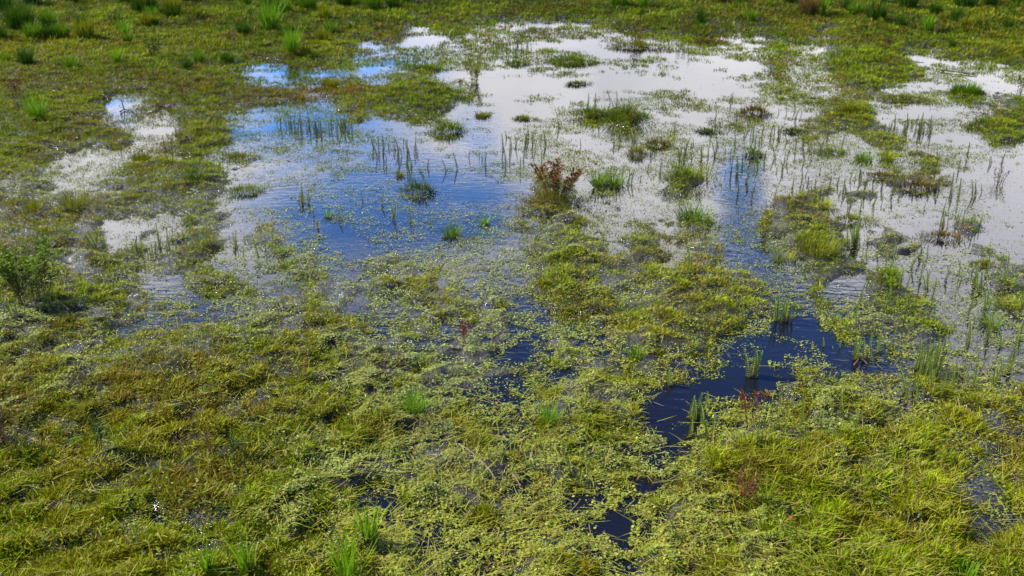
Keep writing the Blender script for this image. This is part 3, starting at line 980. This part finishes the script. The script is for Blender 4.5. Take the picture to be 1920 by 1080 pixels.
# zone: centre, radii (pixels), count, label
Z = [
    (440, 236, 62, 24, 34, 'upright mare\'s-tail shoot in the blue water by the left green spit'),
    (560, 240, 45, 14, 26, 'mare\'s-tail shoot in the dense dark row on the blue water'),
    (625, 246, 40, 10, 26, 'mare\'s-tail shoot in the right half of the row on blue water'),
    (735, 284, 45, 16, 12, 'tall mare\'s-tail shoot right of the blue water rows'),
    (960, 92, 40, 9, 26, 'dark mare\'s-tail shoot in the far white water'),
    (110, 440, 110, 26, 34, 'pale mare\'s-tail shoot in the left marsh behind the leafy plant'),
    (185, 465, 24, 10, 14, 'pale mare\'s-tail shoot at the left end of the small white pool'),
    (265, 478, 28, 12, 14, 'pale mare\'s-tail shoot right of the small white pool'),
    (350, 462, 70, 16, 20, 'mare\'s-tail shoot on the shallows behind the pale leaf mat'),
    (480, 470, 60, 22, 8, 'mare\'s-tail shoot thinly spread on the pale leaf mat'),
    (565, 380, 18, 6, 7, 'mare\'s-tail shoot in the deep blue water'),
    (980, 275, 50, 22, 20, 'mare\'s-tail shoot in white water behind the rust red bush'),
    (1120, 195, 50, 8, 6, 'dark short shoot in the open white water'),
    (1700, 245, 50, 18, 26, 'mare\'s-tail shoot in the right hand white shallows'),
    (1560, 240, 120, 40, 20, 'mare\'s-tail shoot thinly spread in the right hand shallows'),
    (1800, 425, 40, 14, 14, 'mare\'s-tail shoot behind the long brown islet'),
    (1640, 370, 180, 40, 22, 'mare\'s-tail shoot among the tufts of the right marsh'),
    (1780, 525, 120, 30, 24, 'dark mare\'s-tail shoot in the grey water at the right'),
    (1650, 480, 90, 20, 12, 'mare\'s-tail shoot right of the large olive tuft'),
    (1800, 690, 120, 60, 26, 'mare\'s-tail shoot on the grey leaf mat at the right edge'),
    (1730, 740, 40, 22, 12, 'tall pale mare\'s-tail shoot below the end of the channel'),
    (1640, 660, 40, 8, 7, 'mare\'s-tail shoot along the upper bank of the navy channel'),
    (60, 590, 60, 30, 20, 'pale mare\'s-tail shoot at the foot of the leafy plant'),
    (1250, 560, 160, 60, 12, 'mare\'s-tail shoot in the grass of the right middle'),
    (1330, 810, 30, 40, 6, 'mare\'s-tail shoot on the right bank of the navy pool'),
    (1050, 890, 120, 30, 9, 'pale mare\'s-tail shoot in the near leaf mat'),
    (1520, 830, 130, 40, 14, 'mare\'s-tail shoot in the grass below the channel'),
    (1560, 610, 30, 60, 6, 'mare\'s-tail shoot on the leaf mat behind the channel'),
    (1380, 300, 110, 60, 22, 'dark thin shoot in the white water beside the blue gap'),
    (1200, 330, 60, 40, 10, 'thin shoot in the white water right of the rust red bush'),
    (700, 420, 120, 60, 10, 'thin shoot in the blue water'),
    (1560, 320, 330, 90, 150, 'thin shoot spread over the right hand shallows'),
    (1300, 250, 260, 70, 80, 'thin shoot spread over the far white water'),
    (1780, 590, 180, 90, 45, 'thin shoot on the grey water at the far right of the marsh'),
    (860, 300, 160, 40, 40, 'thin shoot in the water left of the rust red bush'),
]
sites = []
for zi, (cx, cy, rx, ry, n, lab) in enumerate(Z):
    for _ in range(n):
        a, r = rs.random() * 6.283, rs.random() ** .5
        px, py = cx + rx * r * math.cos(a), cy + ry * r * math.sin(a)
        x, y = ground(px, py)
        if n > 30 and fbm(np.array([x * 1.7]), np.array([y * 1.7]), 171, 2)[0] < .5: continue
        sites.append((float(x), float(y), rs.uniform(.35, .9), rs.random() * 6.283, rs.integers(8), zi))
sites.sort(key=lambda s: s[1])
shoot_me = []
for k, (V, F, C) in enumerate(SHOOTS):
    o = new_obj('marestail_shoot', V, F, M_SHOOT, C)
    shoot_me.append(o.data)
    bpy.data.objects.remove(o)
near, rest = sites[:290], sites[290:]
for (x, y, s, rot, k, zi) in near:
    o = bpy.data.objects.new('marestail_shoot', shoot_me[k])
    COL.objects.link(o)
    o.location = (x, y, base_z(x, y)); o.rotation_euler = (rs.normal(0, .09), rs.normal(0, .09), rot)
    o.scale = (s * 1.5, s * 1.5, s)
    tag(o, Z[zi][5], 'water plant', "mare's-tail shoots: " + Z[zi][5].split('shoot ', 1)[1])
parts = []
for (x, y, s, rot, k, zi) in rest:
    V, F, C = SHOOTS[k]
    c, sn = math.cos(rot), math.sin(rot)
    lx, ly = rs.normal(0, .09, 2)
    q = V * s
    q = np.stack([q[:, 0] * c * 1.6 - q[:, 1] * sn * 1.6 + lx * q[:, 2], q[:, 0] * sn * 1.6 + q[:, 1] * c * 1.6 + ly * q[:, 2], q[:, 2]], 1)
    parts.append((q + np.array([x, y, base_z(x, y)]), F, C * .6))  # tint darkened so far shoots look like backlit silhouettes, shade put into the colour
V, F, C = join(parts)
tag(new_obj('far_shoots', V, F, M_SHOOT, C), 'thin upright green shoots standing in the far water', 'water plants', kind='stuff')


# --- compact clumps of shoots: thing > shoot ---------------------------------
def shoot_clump(px, py, wp, n, sc, label):
    x, y = ground(px, py); x, y = float(x), float(y)
    s = mpp(px, py)
    root = empty('marestail_clump', (x, y, base_z(x, y)))
    tag(root, label, 'water plant')
    for _ in range(n):
        o = bpy.data.objects.new('shoot', shoot_me[rs.integers(8)])
        COL.objects.link(o); o.parent = root
        o.location = (rs.uniform(-.5, .5) * wp * s, rs.uniform(-.4, .4) * wp * s, 0)
        k = sc * rs.uniform(.75, 1.1); o.scale = (k * 1.35, k * 1.35, k)
        o.rotation_euler = (rs.normal(0, .1), rs.normal(0, .1), rs.random() * 6)
    k = 40
    a = rs.random(k) * 6.283; r = .5 * wp * s * rs.random(k)
    P = np.stack([r * np.cos(a), r * np.sin(a) * .7, np.full(k, -.01)], 1)
    V, F, C = blades(P, a, rs.uniform(.3, 1.3, k), rs.uniform(.02, .05, k), .005, mixcol('brown', k, rs), .5, 2, None, rs)
    new_obj('dead_base', V, F, M_DRY, C, parent=root)


shoot_clump(1466, 602, 36, 9, 1.0, 'clump of green shoots on a brown foot at the head of the navy channel')
shoot_clump(1300, 788, 20, 5, .95, 'little clump of green shoots standing in the navy pool')
shoot_clump(1293, 820, 8, 2, .8, 'pair of green shoots below the little clump in the navy pool')
shoot_clump(1410, 706, 20, 5, 1.1, 'pale green shoots on the far rim of the navy pool')
shoot_clump(1258, 722, 10, 2, .9, 'green shoot pair at the left end of the navy pool')
shoot_clump(1610, 672, 24, 5, .9, 'green shoots rising from the lower end of the navy channel')
shoot_clump(1735, 700, 40, 10, 1.15, 'dense tall shoots right of the navy channel')
shoot_clump(1595, 460, 34, 9, 1.2, 'dense green shoots beside the large olive tuft')


# --- twigs and fallen leaves --------------------------------------------------
def twig(pxs, rad, col, label, name='dead_twig', lift=.012, side=None):
    pts = []
    for (px, py) in pxs:
        x, y = ground(px, py)
        pts.append((float(x), float(y), base_z(float(x), float(y)) + lift + rs.uniform(0, .012)))
    o0 = np.array(pts[0]); P = np.array(pts) - o0
    V, F, C = tube(P, rad, rad * .5, col, 6)
    o = new_obj(name, V, F, M_STEM, C, loc=tuple(o0), smooth=True)
    tag(o, label, 'twig')
    if side is not None:
        i, vec = side
        q = P[i]
        V, F, C = tube([q, q + np.array(vec) * .5, q + np.array(vec)], rad * .7, rad * .3, col, 5)
        new_obj('branch', V, F, M_STEM, C, parent=o)


twig([(1138, 211), (1158, 214), (1172, 213)], .014, (.22, .15, .08), 'pale brown stick lying on the rounded green hummock')
twig([(1765, 134), (1800, 138), (1832, 143)], .009, (.03, .022, .018), 'dark branch floating in the far right water', side=(1, (.1, -.3, .05)))
twig([(226, 212), (233, 207), (242, 209)], .012, (.025, .018, .015), 'small forked black twig in the blue corner of water', side=(1, (-.04, .05, .12)))
twig([(1222, 912), (1250, 908), (1282, 903)], .006, (.16, .12, .06), 'straw coloured twig below the navy pool')
twig([(900, 880), (918, 895), (932, 906)], .006, (.20, .15, .09), 'pale slanting stalk lying in the near leaf mat')
twig([(962, 895), (970, 905), (975, 918)], .005, (.17, .09, .06), 'short reddish stalk lying in the near leaf mat')
twig([(860, 838), (876, 852), (890, 866)], .004, (.18, .14, .09), 'thin broken stalk above the pale slanting stalk')
twig([(1600, 690), (1612, 676), (1626, 686)], .006, (.14, .07, .05), 'broken reddish reed in the lower navy channel', side=(1, (-.05, -.05, .02)))
x, y = ground(1472, 1006)
V, F, C = leaf_set(np.array([[0, 0, .03]]), np.array([[.95, .2, .1]]), .03, .022, np.array([[.42, .13, .02]]))
tag(new_obj('fallen_leaf', V, F, M_WEED, C, loc=(float(x), float(y), base_z(float(x), float(y)) + .02)), 'orange fallen leaf in the near right grass', 'leaf')
print('sites', len(sites), 'objects', len(scene.objects))
